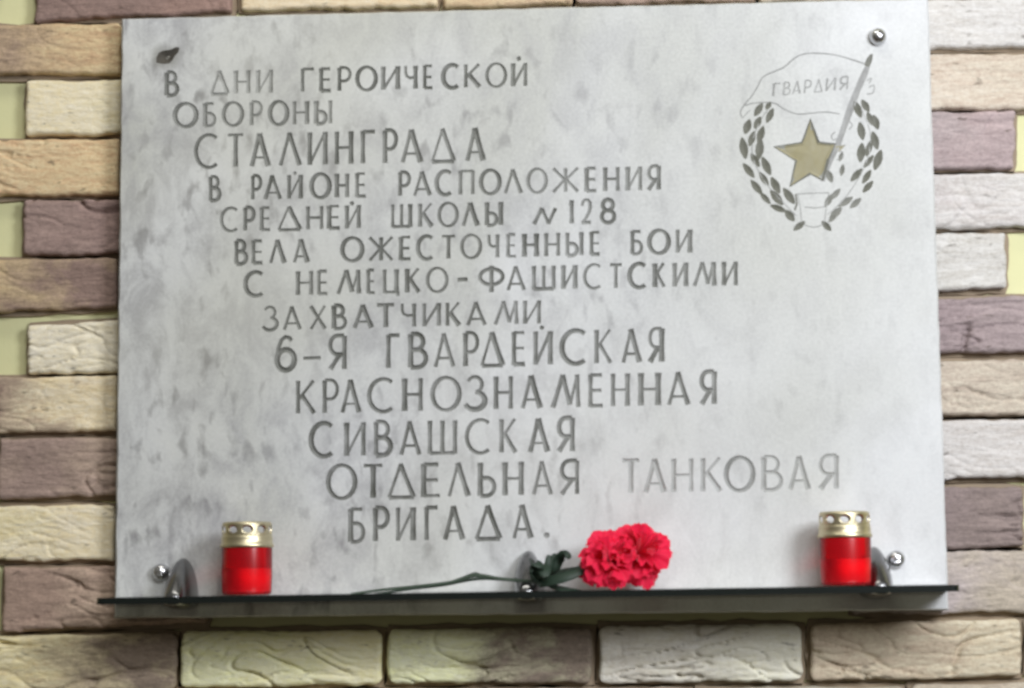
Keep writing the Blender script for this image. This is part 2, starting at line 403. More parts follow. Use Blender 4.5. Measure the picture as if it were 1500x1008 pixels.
G = {
 'В': [([(0,0),(0,1)],1), (bowl(.53,1,.82),.85), (bowl(0,.53,1),.95)],
 'Д': [([(0,0),(.48,1)],T), ([(.46,1),(1,0)],1), ([(0,0),(1,0)],.8)],
 'Н': [([(0,0),(0,1)],1), ([(1,0),(1,1)],1), ([(0,.5),(1,.5)],T)],
 'И': [([(0,0),(0,1)],1), ([(1,0),(1,1)],1), ([(.02,.03),(.98,.97)],T)],
 'Г': [([(0,0),(0,1)],1), ([(0,.97),(1,.97)],.85)],
 'Е': [([(0,0),(0,1)],1), ([(0,.97),(.92,.97)],.75), ([(0,.5),(.88,.5)],.65), ([(0,.03),(1,.03)],.85)],
 'Р': [([(0,0),(0,1)],1), (bowl(.42,1,1),.85)],
 'О': [(arc(.5,.5,.5,.5,0,342,19),-1)],
 'Ч': [([(1,0),(1,1)],1), ([(0,1),(0,.72),(.12,.55),(.45,.47),(1,.5)],.8)],
 'С': [(arc(.6,.5,.6,.5,52,308,16),.95)],
 'К': [([(0,0),(0,1)],1), ([(.05,.45),(.95,1)],T), ([(.2,.58),(1,0)],.95)],
 'Б': [([(0,0),(0,1)],1), ([(0,.97),(.9,.97)],.8), (bowl(0,.55,1),.85)],
 'Ы': [([(0,0),(0,1)],1), (bowl(0,.52,.68),.85), ([(1,0),(1,1)],1)],
 'Ь': [([(0,0),(0,1)],1), (bowl(0,.54,1),.85)],
 'Т': [([(.5,0),(.5,1)],1), ([(0,.97),(1,.97)],.75)],
 'А': [([(0,0),(.47,1)],.8), ([(.45,1),(1,0)],1), ([(.18,.26),(.82,.26)],.55)],
 'Л': [([(0,0),(.47,1)],.75), ([(.45,1),(1,0)],1)],
 'Ж': [([(.5,0),(.5,1)],1), ([(0,1),(.5,.48)],.75), ([(0,0),(.5,.56)],.85), ([(1,1),(.5,.5)],.7), ([(1,0),(.5,.54)],.85)],
 'П': [([(0,0),(0,1)],1), ([(1,0),(1,1)],1), ([(0,.97),(1,.97)],.8)],
 'Ш': [([(0,0),(0,1)],.9), ([(.5,0),(.5,1)],.9), ([(1,0),(1,1)],.9), ([(0,.03),(1,.03)],.85)],
 'Ц': [([(0,0),(0,1)],1), ([(.9,0),(.9,1)],1), ([(0,.03),(1.0,.03)],.8), ([(1.02,.05),(1.02,-.14)],.7)],
 'Х': [([(0,1),(1,0)],1), ([(0,0),(.95,1)],T)],
 'Ф': [([(.5,-.06),(.5,1.05)],1), (arc(.5,.58,.5,.33,0,342,19),-1)],
 'З': [(arc(.42,.76,.42,.24,155,-80,10),.85), (arc(.42,.27,.58,.27,88,-160,12),1)],
 'М': [([(0,0),(.4,1)],.85), ([(.38,1),(.68,.08)],1), ([(.66,.08),(.96,1)],T), ([(.95,1),(1,0)],1)],
 'Я': [([(1,0),(1,1)],1), ([(1,1),(.6,1)] + arc(.5,.72,.5,.28,85,275,9) + [(.6,.44),(1,.44)],.85), ([(.68,.44),(0,0)],.9)],
 'n': [([(0,0),(.38,1)],1), ([(.36,.96),(.68,.03)],.9), ([(.66,.0),(1,.96)],.8)],
 '1': [([(0,.78),(.85,1)],.8), ([(.8,1),(.85,0)],1.1)],
 '2': [([(.0,.74),(.08,.9),(.3,1),(.62,1),(.86,.88),(.9,.68),(.75,.46),(.4,.2),(0,0)],.95), ([(0,.03),(1,.03)],.95)],
 '8': [(arc(.5,.76,.40,.24,90,414,14),-1), (arc(.5,.27,.5,.27,90,418,15),-1)],
 '6': [(arc(.5,.31,.5,.31,0,340,17),-1), ([(.86,.88),(.7,.97),(.48,1),(.25,.9),(.08,.66),(0,.34)],1)],
 '-': [([(0,0),(1,.08)],.95)],
}
def letter(ch, x0, x1, base, h, hw, mat, wear, depth=.0015, lean=0.0, jit=.5):
    pi = part('letter', mat, wear)
    w = (x1 - x0) - 2 * hw; w = max(w, 1)
    for pts, wt in G[ch]:
        closed = wt < 0; wt = abs(wt)
        jx = random.uniform(-jit, jit); jy = random.uniform(-jit, jit); k = random.uniform(.80, 1.18)
        pp = [(x0 + hw + w * u + jx * .5 + lean * v * h, base(x0 + hw + w * u) - v * h + jy * .4) for u, v in pts]
        n = len(pp)
        if n == 2:
            # hand-cut stems flare a little at the ends
            p0, p1 = pp; q = [p0, (p0[0] * .7 + p1[0] * .3, p0[1] * .7 + p1[1] * .3), (p0[0] * .3 + p1[0] * .7, p0[1] * .3 + p1[1] * .7), p1]
            hs = [hw * wt * k * f for f in (1.08, .95, .93, 1.1)]
            ribs(pi, q, hs, depth)
        elif closed:
            hs = []
            for i, (u, v) in enumerate(pts):
                ang = math.atan2(v - .5, u - .5) if ch not in '86Ф' else 0
                hs.append(hw * k * (.68 + .34 * abs(math.cos(ang + .25))))
            ribs(pi, pp, hs, depth, True)
        else:
            hs = [hw * wt * k * (.8 + .25 * math.sin(math.pi * i / (n - 1))) if ch in 'СЗ2' else hw * wt * k for i in range(n)]
            if ch in 'С': hs[-1] *= 1.2; hs[-2] *= 1.1; hs[0] *= 1.15
            ribs(pi, pp, hs, depth)
    return pi
def dot(pi, x, y, r, depth=.0016):
    fan(pi, [(x + r * math.cos(a * math.pi / 5) * random.uniform(.9, 1.1), y + r * math.sin(a * math.pi / 5) * random.uniform(.9, 1.1)) for a in range(10)], depth)
S, B_ = 3.3, 3.75
lines = [
 (241, 140, 773, 126, 34, S, 'В241-263 Д306-337 Н342-367 И375-400 Г440-463 Е467-488 Р494-516 О520-554 И558-586 Ч591-612 Е619-637 С646-675 К679-706 О710-744 И748-773'),
 (253, 186, 487, 181, 34, S, 'О253-291 Б297-318 О324-358 Р365-386 О392-424 Н428-453 Ы460-487'),
 (283, 246, 712, 235, 48, B_, 'С283-322 Т330-360 А365-397 Л407-443 И450-480 Н490-518 Г528-553 Р560-584 А586-620 Д629-669 А681-712'),
 (305, 294, 968, 278, 35, S, 'В305-325 Р367-385 А385-414 И420-444 О453-486 Н490-512 Е520-539 Р583-603 А604-633 С636-664 П671-696 О701-735 Л737-767 О770-803 Ж807-850 Е856-877 Н883-908 И916-941 Я947-968'),
 (321, 339, 903, 326, 34, S, 'С321-351 Р356-375 Е380-399 Д405-443 Н448-474 Е479-501 И505-529 Ш572-604 К612-636 О640-673 Л675-703 Ы710-737 n779-817 1832-841 2849-869 8878-903'),
 (343, 387, 1014, 370, 34, S, 'В343-364 Е368-388 Л393-420 А428-454 О498-534 Ж538-578 Е584-605 С609-637 Т644-670 О673-707 Ч713-732 Е741-759 Н765-789 Н797-821 Ы828-855 Е863-882 Б923-943 О948-983 И989-1014'),
 (356, 434, 1081, 418, 35, S, 'С356-388 Н433-459 Е464-483 М492-529 Е536-552 Ц560-586 К593-617 О623-658 Ф700-740 А741-771 Ш779-814 И822-846 С853-883 Т890-914 С919-949 К956-976 И985-1008 М1014-1050 И1057-1081'),
 (384, 484, 793, 474, 34, S, 'З384-409 А413-443 Х452-480 В486-509 А516-548 Т549-581 Ч586-610 И618-646 К652-676 А682-714 М722-760 И766-793'),
 (402, 543, 973, 530, 49, B_, '6402-435 Я480-508 Г565-589 В598-628 А634-668 Р678-703 Д702-740 Е749-773 И781-810 С819-861 К870-898 А909-941 Я948-973'),
 (433, 606, 1050, 592, 48, B_, 'К433-464 Р472-498 А498-530 С537-579 Н589-620 О630-677 З681-714 Н723-752 А762-795 М806-851 Е861-887 Н894-923 Н935-968 А976-1012 Я1024-1050'),
 (452, 669, 842, 661, 49, B_, 'С452-491 И504-536 В547-576 А584-618 Ш626-670 С680-721 К731-759 А773-806 Я815-842'),
 (477, 731, 1229, 716, 49, B_, 'О477-524 Т529-564 Д566-610 Е617-648 Л654-690 Ь700-728 Н736-767 А778-811 Я819-849 Т908-940 А942-977 Н983-1016 К1026-1059 О1060-1107 В1115-1148 А1154-1188 Я1198-1229'),
 (510, 794, 782, 788, 49, B_, 'Б510-536 Р546-572 И579-609 Г621-645 А648-682 Д694-736 А749-782'),
]
for li, (xa, ya, xb, yb, h, hw, txt) in enumerate(lines):
    base = (lambda x, xa=xa, ya=ya, xb=xb, yb=yb: ya + (yb - ya) * (x - xa) / (xb - xa))
    for tok in txt.split():
        ch = tok[0]; a, b = tok[1:].split('-'); a = float(a); b = float(b)
        wear = .0 + random.uniform(0, .14) + max(0, (a - 600) / 600) * .14
        if li == 0 and 300 < a < 401: wear = .42
        if li == 1: wear += .14
        if li == 11 and a > 900: wear = .55 if ch != 'О' else .35
        if li == 3 and a > 600: wear += .08
        hh = h; bb = base
        if ch == 'n': hh = 24; 
        letter(ch, a, b, bb, hh, hw, PAINT, wear)
for x, y, r in ((760, 86, 3.6), (432, 254, 3.0), (515.5, 298, 3.4), (793.6, 480, 3.4)): dot(part('letter_accent', PAINT, .05), x, y, r)
dot(part('full_stop', PAINT, .1), 801, 784, 4.6)
for x0, x1, y, h in ((444, 470, 525, 0), (670, 685, 410, 0)):
    ribs(part('hyphen', PAINT, .05), [(x0, y), ((x0 + x1) / 2, y - .5), (x1, y - 1)], [2.6, 2.4, 2.7] if x0 < 500 else [3.2, 3.2, 3.2], .0014)

# --- emblem, measured in an enlargement of the corner
def E_(u, v): return (1060 + u / 3.0536, 20 + v / 3.0545)
def eline(name, pts, hw, mat=FINE_PAINT, wear=.25, depth=.0009):
    ribs(part(name, mat, wear), [E_(*p) for p in pts], [hw] * len(pts), depth)
def smooth_line(pts, k=4):
    out = []; n = len(pts)
    for i in range(n - 1):
        p0 = pts[max(0, i - 1)]; p1 = pts[i]; p2 = pts[i + 1]; p3 = pts[min(n - 1, i + 2)]
        for j in range(k):
            t = j / k
            out.append(tuple(.5 * (2 * p1[a] + (p2[a] - p0[a]) * t + (2 * p0[a] - 5 * p1[a] + 4 * p2[a] - p3[a]) * t * t + (3 * p1[a] - p0[a] - 3 * p2[a] + p3[a]) * t ** 3) for a in (0, 1)))
    out.append(pts[-1]); return out
eline('banner_outline', smooth_line([(630,225),(570,205),(500,186),(430,178),(365,180),(320,198),(270,240),(220,262),(175,285),(150,330),(125,370),(95,405),(75,440),(84,468)]), 1.15, wear=.15)
eline('banner_outline', smooth_line([(95,412),(130,402),(175,398),(230,402),(270,428),(330,450),(400,445),(460,441),(520,450)]), 1.1, wear=.2)
eline('banner_fold', smooth_line([(84,468),(100,450),(118,432)]), .8, wear=.4)
pi = part('flag_pole', POLE_PAINT, .1)
def quadfan(pi, q, depth):
    fan(pi, [E_(*p) for p in q], depth)
quadfan(pi, [(632,236),(655,236),(640,285),(612,345),(585,425),(548,520),(520,600),(488,660),(452,752),(432,748),(455,690),(490,610),(520,520),(548,430),(580,350),(605,290)], .0012)
quadfan(part('spearhead', LEAF_PAINT, .1), [(628,232),(640,200),(658,180),(668,182),(664,212),(652,240)], .0014)
ribs(part('star_outline', LEAF_PAINT, .1), [E_(*p) for p in [(388,472),(425,577),(500,584),(468,650),(442,746),(388,716),(298,773),(324,658),(226,597),(351,579)]], [2.0]*10, .0012, True)
for tip in ([(388,476),(403,524),(388,518),(374,524)],[(232,598),(278,586),(272,602),(284,622)],[(300,769),(308,722),(318,734),(340,742)],[(440,742),(424,730),(440,716),(448,700)]):
    fan(part('star_tip', LEAF_PAINT, .45), [E_(*p) for p in tip], .0012)
star = part('star', GOLD_PAINT, .0)
eline('wreath_stem', smooth_line([(200,425),(158,490),(128,580),(135,660),(190,760),(270,850),(325,905)]), .9, wear=.3)
eline('wreath_stem', smooth_line([(615,425),(652,520),(655,600),(628,690),(570,790),(500,870),(462,900)]), .9, wear=.45)
SP = [(388,475),(424,578),(497,585),(466,650),(440,742),(388,714),(300,770),(326,658),(230,598),(352,580)]
c0 = (392, 628)
Pw = [E_(*p) for p in SP]; cc = E_(*c0)
A3 = [at(*p) for p in Pw]; C3 = at(*cc)
# raised middle: the cut is deep along the outline, the star itself swells up again to the face
for i in range(len(A3)):
    a, b = A3[i], A3[(i + 1) % len(A3)]
    ai = a.lerp(C3, .16); bi = b.lerp(C3, .16)
    o0 = (a.x, a.z, 0); o1 = (b.x, b.z, 0); i0 = (ai.x, ai.z, .0016); i1 = (bi.x, bi.z, .0016)
    tri(star, o0, o1, i1); tri(star, o0, i1, i0); tri(star, i0, i1, (C3.x, C3.z, .0004))
quadfan(part('star_arm_tip', GOLD_PAINT, .1), [(500,592),(545,590),(530,606),(508,622)], .0012)
def eleaf(cx, cy, ang, L, Wd, wear=0.05):
    L *= 1.36; Wd *= 1.42; wear *= .6
    a = R(ang); pts = []
    for k in range(14):
        t = 2 * math.pi * k / 14; lx = math.cos(t) * L / 2; ly = math.sin(t) * Wd / 2 * (1 - .38 * abs(math.cos(t)))
        pts.append((cx + lx * math.cos(a) + ly * math.sin(a), cy - lx * math.sin(a) + ly * math.cos(a)))
    fan(part('wreath_leaf', LEAF_PAINT, wear), [E_(*p) for p in pts], .0016, E_(cx, cy))
for q in [(156,430,58,52,24),(200,412,55,32,18),(207,456,66,54,24),(152,488,62,46,24),(106,506,72,52,28),(126,560,72,54,24),(166,541,72,60,26),(90,602,100,74,30),(161,606,84,72,30),(141,656,122,54,24),(112,702,128,62,24),(191,682,115,68,28),(180,740,124,58,22),(147,777,128,62,24),(232,768,118,62,28),(237,824,130,66,28),(186,826,132,52,20),(292,816,125,66,28),(245,872,158,60,22),(296,904,130,48,28),
          (600,428,112,62,26),(634,412,122,48,24),(655,470,112,50,22),(680,486,108,52,26),(616,526,100,62,28),(677,568,105,64,28),(650,602,72,60,22),(615,622,84,66,30),(690,655,72,72,30),(648,662,52,54,20),(594,722,48,58,24),(640,730,58,54,22),(645,775,48,52,22)]:
    eleaf(*q, wear=.08)
for q in [(545,842,32,60,24),(590,848,42,50,22),(500,808,48,50,20),(470,836,60,50,22),(502,892,42,54,26),(488,912,50,40,20)]:
    eleaf(*q, wear=.38)
for q in [(338,950,38,50,22),(460,950,135,46,22)]: eleaf(*q, wear=.15)
eline('ribbon_outline', [(322,808),(395,804),(472,802)], .9); eline('ribbon_outline', [(362,866),(405,870),(452,865)], .8)
eline('ribbon_outline', [(332,810),(340,850),(346,900),(348,938)], .8, wear=.4); eline('ribbon_outline', [(470,805),(462,850),(455,900),(450,936)], .8, wear=.4)
eline('ribbon_outline', smooth_line([(356,942),(380,952),(405,956),(430,950),(448,940)]), .9)
eline('ribbon_outline', [(322,808),(328,850),(318,880)], 1.6, LEAF_PAINT, .2)
for pts in [[(500,530),(482,545),(488,565),(506,560)],[(512,590),(532,592),(545,588)],[(508,615),(530,620),(528,648),(505,655)],[(650,330),(672,322),(668,355),(640,360)],[(560,480),(575,500),(560,520)],[(640,300),(662,290),(650,312)],[(500,560),(515,575),(505,600)]]:
    eline('tassel_cord', smooth_line(pts), 1.1, wear=.35)
for q in [(530,700,80,40,18),(474,728,110,46,24),(525,640,70,34,16)]: eleaf(*q, wear=.3)
for k, (ch, a, b) in enumerate([('Г',216,254),('В',262,300),('А',304,346),('Р',356,392),('Д',400,444),('И',454,500),('Я',514,556)]):
    x0, _ = E_(a, 0); x1, _ = E_(b, 0)
    bs = lambda x: E_(0, 370 - (x - E_(215, 0)[0]) * 3.05 * .095)[1]
    letter(ch, x0, x1, bs, 18.5, 1.6, FINE_PAINT, .30, .0012, lean=.08, jit=.2)
# fallen cap, upper left: bare hole with grime smeared round it
hole = part('screw_hole', GRIME, 0, 'dark open screw hole whose cap is missing')
fan(hole, [(229,92),(229,84),(233,77),(240,74),(249,73),(258,69),(263,70),(261,77),(256,82),(253,88),(248,93),(239,94)], .006, (244, 83))

# --- triangulate the front face with every cut in it
def build_plaque():
    corners = [at(178, 27), at(1360, -3), at(1390, 894), at(167, 906)]
    ch = .0025
    def lerp(a, b, t): return a + (b - a) * t
    outer = []; nseg = [60, 45, 60, 45]
    for k in range(4):
        a, b = corners[k], corners[(k + 1) % 4]
        for i in range(nseg[k]):
            p = lerp(a, b, i / nseg[k]); q = .0005 if i else 0
            p = p + Vector((random.uniform(-q, q), 0, random.uniform(-q, q))); outer.append(Vector((p.x, p.z)))
    cen = sum(outer, Vector((0, 0))) / len(outer)
    inner = [o + Vector((ch if o.x < cen.x - .45 else (-ch if o.x > cen.x + .45 else 0), 0)) for o in outer]
    zmax = max(o.y for o in outer); zmin = min(o.y for o in outer)
    inner = []
    for k, o in enumerate(outer):
        d = (cen - o); dx = ch * (1 if d.x > 0 else -1); dz = ch * (1 if d.y > 0 else -1)
        seg = 0 if k < 60 else 1 if k < 105 else 2 if k < 165 else 3
        corner = k in (0, 60, 105, 165)
        j = random.uniform(.6, 1.3)
        inner.append(Vector((o.x + (dx if (corner or seg in (1, 3)) else 0) * j, o.y + (dz if (corner or seg in (0, 2)) else 0) * j)))
    verts = []; key = {}
    def vid(x, z):
        kk = (round(x * 1e6), round(z * 1e6))
        if kk not in key: key[kk] = len(verts); verts.append(Vector((x * 1000, z * 1000)))
        return key[kk]
    faces = [[vid(p.x, p.y) for p in inner][::-1]]; owner = [-1]; data = [None]
    for pi, t in CUTS:
        ids = [vid(q[0], q[1]) for q in t]
        if len(set(ids)) < 3: continue
        (x0, z0, _), (x1, z1, _), (x2, z2, _) = t
        ar = (x1 - x0) * (z2 - z0) - (x2 - x0) * (z1 - z0)
        if abs(ar) < 1e-10: continue
        if ar < 0: ids = ids[::-1]
        faces.append(ids); owner.append(pi); data.append(t)
    ov, oe, of, oov, ooe, oof = delaunay_2d_cdt(verts, [], faces, 1, 1e-4)
    used = [set() for _ in ov]; surf = set(); groups = {}; front = []
    for f, orig in zip(of, oof):
        cut = [q for q in orig if q > 0]
        if not cut:
            if 0 in orig: front.append(f); surf.update(f)
            continue
        for v in f: used[v].update(cut)
        groups.setdefault(owner[cut[0]], []).append(f)
    dep = [0.0] * len(ov)
    for i, us in enumerate(used):
        if i in surf or not us: continue
        px, pz = ov[i].x / 1000, ov[i].y / 1000; best = 0
        for u in us:
            (x0, z0, d0), (x1, z1, d1), (x2, z2, d2) = data[u]
            det = (z1 - z2) * (x0 - x2) + (x2 - x1) * (z0 - z2)
            a = ((z1 - z2) * (px - x2) + (x2 - x1) * (pz - z2)) / det; b = ((z2 - z0) * (px - x2) + (x0 - x2) * (pz - z2)) / det
            if min(a, b, 1 - a - b) > -.02: best = max(best, a * d0 + b * d1 + (1 - a - b) * d2)
        dep[i] = max(0, best)
    pos = [Vector((p.x / 1000, dep[i], p.y / 1000)) for i, p in enumerate(ov)]
    def orient(f):
        a, b, c = (pos[q] for q in f[:3])
        n = (b - a).cross(c - a)
        return tuple(f) if n.y < 0 else tuple(reversed(f))
    # slab: front, chamfer, sides and back
    idx = {}; V = []; F = []
    def gv(i):
        if i not in idx: idx[i] = len(V); V.append(pos[i])
        return idx[i]
    for f in front: F.append(tuple(gv(q) for q in orient(f)))
    n = len(outer); b1 = len(V)
    for p in inner: V.append(Vector((p.x, 0, p.y)))
    for p in outer: V.append(Vector((p.x, .0028, p.y)))
    for p in outer: V.append(Vector((p.x, .021, p.y)))
    for k in range(n):
        k2 = (k + 1) % n
        F.append((b1 + k2, b1 + n + k2, b1 + n + k, b1 + k)); F.append((b1 + n + k2, b1 + 2 * n + k2, b1 + 2 * n + k, b1 + n + k))
    F.append(tuple(b1 + 2 * n + k for k in range(n)))
    pl = mesh('memorial_plaque', V, F, MARBLE, label='grey marble memorial plaque with cut Russian lettering and wreath emblem on brick wall', cat='plaque')
    bm = bmesh.new(); bm.from_mesh(pl.data); bmesh.ops.remove_doubles(bm, verts=bm.verts, dist=2e-6)
    bm.to_mesh(pl.data); bm.free()
    for pi, fs in sorted(groups.items()):
        name, mat, wear, label = PARTS[pi]
        idx2 = {}; V2 = []; F2 = []
        for f in fs:
            g = []
            for q in orient(f):
                if q not in idx2: idx2[q] = len(V2); V2.append(pos[q])
                g.append(idx2[q])
            F2.append(tuple(g))
        c = sum(V2, Vector()) / len(V2)
        o = mesh(name, [v - c for v in V2], F2, mat, pl); o.location = c
        o['wear'] = float(wear)
        if label: o['label'] = label
    return pl
plaque = build_plaque()

def dome(name, x, y, r, parent, h=.75, label=None):
    c = at(x, y, -.003); r = r * MM; V = []; F = []; n = 28; m = 9
    prof = [(1.0, 0.003), (1.0, -.0015)] + [(math.cos(R(90 * k / m)), -.0015 - h * r * math.sin(R(90 * k / m))) for k in range(1, m)]
    for rr, yy in prof:
        for i in range(n): a = 2 * math.pi * i / n; V.append((rr * r * math.cos(a), yy, rr * r * math.sin(a)))
    for k in range(len(prof) - 1):
        for i in range(n): a = k * n + i; b = k * n + (i + 1) % n; F.append((a, b, b + n, a + n))
    V.append((0, -.0015 - h * r, 0)); t = (len(prof) - 1) * n
    for i in range(n): F.append((t + i, t + (i + 1) % n, len(V) - 1))
    o = mesh(name, V, F, CAP, parent, smooth=True); o.location = c
    if label: o['label'] = label
    return o
dome('screw_cap', 1286, 54, 12.5, plaque, .95); dome('screw_cap', 236, 838, 12.5, plaque, .95); dome('screw_cap', 1313, 819, 12.5, plaque, .8)
c = at(246, 85, .0045); sv = []; sf = []
for rr, yy in ((.0032, .006), (.0032, .0005), (.0022, 0)):
    for i in range(10): a = math.pi * 2 * i / 10; sv.append((rr * math.cos(a), yy, rr * math.sin(a)))
for k in range(2):
    for i in range(10): sf.append((k * 10 + i, k * 10 + (i + 1) % 10, (k + 1) * 10 + (i + 1) % 10, (k + 1) * 10 + i))
sf.append(tuple(range(20, 30)))
o = mesh('bare_screw', sv, sf, STEEL, plaque); o.location = c

# ------------------------------------------------------------------ glass shelf on three chrome brackets
SD = .102                                              # how far it stands out
FL = at(139, 881, -SD); FR = at(1407, 861.5, -SD)      # middle of the front edge, both ends
slope = math.atan2(FR.z - FL.z, FR.x - FL.x); SH = .0038
def shelf_z(x): return FL.z + (x - FL.x) * math.tan(slope) + SH     # upper face
mid = (FL + FR) / 2; Ls = (FR - FL).length / 2
shelf = empty('glass_shelf', (mid.x, -.002, mid.z), label='long dark glass shelf held by three chrome brackets under the plaque text', cat='shelf')
shelf.rotation_euler = (0, -slope, 0)
def rounded_plate(hx, y0, y1, hz, r=.010, n=6):
    pts = [(-hx, y0), (hx, y0)]
    for k in range(n + 1): a = R(90 * k / n); pts.append((hx - r + r * math.cos(a), y1 + r - r * math.sin(a)))
    for k in range(n + 1): a = R(90 * k / n); pts.append((-hx + r - r * math.sin(a), y1 + r - r * math.cos(a)))
    return pts
pts = rounded_plate(Ls, 0.0, -SD + .002, SH)
n = len(pts)
b_ = .0006
V = [(x, y, SH) for x, y in pts] + [(x, y, -SH) for x, y in pts]
mesh('glass_panel', V, [tuple(range(n)), tuple(range(2 * n - 1, n - 1, -1))], GLASS, shelf)
mesh('glass_edge', V, [(i, i + n, (i + 1) % n + n, (i + 1) % n) for i in range(n)], EDGE, shelf)
def bracket(px, up_h, hw_):
    base = at(px, 875, -.02); x0 = (base.x - mid.x)
    V = []; F = []; m = 14; n = 16
    for k in range(m + 1):
        t = k / m; y = -.001 - .062 * t
        hh = up_h * (1 - t ** 1.8) + .001; ww = hw_ * math.sqrt(max(0, 1 - (t * .95) ** 2.6)) + .0008
        for i in range(n + 1):
            a = math.pi * i / n
            V.append((x0 + ww * math.cos(a), y, SH + hh * abs(math.sin(a)) ** 1.15))
    for k in range(m):
        for i in range(n): a = k * (n + 1) + i; F.append((a, a + n + 1, a + n + 2, a + 1))
    F.append(tuple(m * (n + 1) + i for i in range(n, -1, -1)))
    mesh('bracket', V, F, CHROME, shelf, smooth=True)
    b = shelf.children[-1] if False else None
    V = []; F = []
    for k in range(m + 1):
        t = k / m; y = -.001 - .066 * t
        hh = .0065 * (1 - t ** 2) + .002; ww = hw_ * math.sqrt(max(0, 1 - (t * .97) ** 2.4)) + .001
        for i in range(n + 1):
            a = math.pi * i / n
            V.append((x0 + ww * math.cos(a), y, -SH - hh * math.sin(a) ** .8))
    for k in range(m):
        for i in range(n): a = k * (n + 1) + i; F.append((a, a + 1, a + n + 2, a + n + 1))
    F.append(tuple(m * (n + 1) + i for i in range(n + 1)))
    mesh('bracket_jaw', V, F, CHROME, shelf, smooth=True)
bracket(264, .045, .0175); bracket(774, .047, .0175); bracket(1285, .045, .0175)

# ------------------------------------------------------------------ grave candles
def lathe(name, prof, mat, parent, n=40, smooth=True):
    V = []; F = []
    for r, z in prof:
        for i in range(n): a = 2 * math.pi * i / n; V.append((r * math.cos(a), r * math.sin(a), z))
    for k in range(len(prof) - 1):
        for i in range(n): a = k * n + i; b = k * n + (i + 1) % n; F.append((a, b, b + n, a + n))
    return mesh(name, V, F, mat, parent, smooth=smooth)
def make_candle(px, Y, label, rz, s=1.0):
    c = at(px, 870, Y); root = empty('grave_candle', (c.x, Y, shelf_z(c.x) + .0003), label=label, cat='candle', group='red grave candles on the shelf')
    r = .0300 * s; H = .0605
    lathe('jar', [(0.001, .0005), (r * .90, .0005), (r * .965, .002), (r * .985, .006), (r, .02), (r, H - .002), (r * .985, H)], JAR, root)
    lathe('wax', [(.001, .0042), (r * .94, .0042), (r * .965, .0315), (r * .80, .031), (.001, .0305)], WAX, root)
    # lid: rolled skirt, plain band, crown pierced with a ring of round holes, closed top
    sk = lathe('lid', [(r * .99, H - .004), (r * 1.045, H - .0045), (r * 1.06, H - .0025), (r * 1.045, H - .0005), (r * 1.01, H + .0005), (r * 1.005, H + .006), (r * 1.00, H + .0085), (r * .975, H + .0095)], LID, root)
    z0 = H + .0095; z1 = H + .0225; rr = r * .975; nh = 10; V = []; F = []
    for k in range(nh):
        a0 = 2 * math.pi * k / nh; da = 2 * math.pi / nh; n = 24; b0 = len(V)
        zc = (z0 + z1) / 2 + .0008; hw_ = da * .335; hz = (z1 - z0) * .36
        for j in range(n):      # outer rectangle
            t = 2 * math.pi * j / n; cx, cz = math.cos(t), math.sin(t); m_ = max(abs(cx), abs(cz))
            a = a0 + da * .5 + cx / m_ * da * .5; z = (z0 + z1) / 2 + cz / m_ * (z1 - z0) / 2
            V.append((rr * math.cos(a), rr * math.sin(a), z))
        for q, (sc, rad) in enumerate(((1.15, rr), (1.0, rr - .0003), (.94, rr - .0016))):
            for j in range(n):
                t = 2 * math.pi * j / n; a = a0 + da * .5 + math.cos(t) * hw_ * sc; z = zc + math.sin(t) * hz * sc
                V.append((rad * math.cos(a), rad * math.sin(a), z))
        for q in range(3):
            for j in range(n): j2 = (j + 1) % n; F.append((b0 + q * n + j, b0 + q * n + j2, b0 + (q + 1) * n + j2, b0 + (q + 1) * n + j))
    mesh('lid_crown', V, F, LID, root)
    lathe('lid_top', [(rr, z1), (rr * .985, z1 + .0018), (rr * .94, z1 + .0030), (rr * .86, z1 + .0032), (rr * .80, z1 + .0016), (rr * .5, z1 + .0012), (.001, z1 + .0012)], LID, root)
    root.rotation_euler = (0, 0, rz)
    return root
make_candle(361.5, -.052, 'red plastic grave candle with gold lid at the left end of the glass shelf', .2)
make_candle(1240, -.052, 'red plastic grave candle with gold lid near the right bracket, below the wreath emblem', .55)

# ------------------------------------------------------------------ two carnations lying on the shelf
def tube(name, pts, rad, mat, parent, n=8, k=4):
    P = [Vector(p) for p in pts]; S_ = []; q = len(P)
    for i in range(q - 1):
        p0, p1, p2, p3 = P[max(0, i - 1)], P[i], P[i + 1], P[min(q - 1, i + 2)]
        for j in range(k):
            t = j / k; S_.append((.5 * (2 * p1 + (p2 - p0) * t + (2 * p0 - 5 * p1 + 4 * p2 - p3) * t * t + (3 * p1 - p0 - 3 * p2 + p3) * t ** 3), i + t))
    S_.append((P[-1], q - 1.0)); V = []; F = []
    for i, (p, u) in enumerate(S_):
        t = (S_[min(i + 1, len(S_) - 1)][0] - S_[max(i - 1, 0)][0]).normalized()
        a = t.cross(Vector((0, .3, 1))).normalized(); b = t.cross(a)
        i0 = int(min(u, q - 2)); r = rad[i0] * (1 - (u - i0)) + rad[i0 + 1] * (u - i0)
        for j in range(n): an = 2 * math.pi * j / n; V.append(p + (a * math.cos(an) + b * math.sin(an)) * r)
    for i in range(len(S_) - 1):
        for j in range(n): a = i * n + j; b = i * n + (j + 1) % n; F.append((a, b, b + n, a + n))
    F.append(tuple(range(n))); F.append(tuple(range((len(S_) - 1) * n + n - 1, (len(S_) - 1) * n - 1, -1)))
    return mesh(name, V, F, mat, parent, smooth=True)
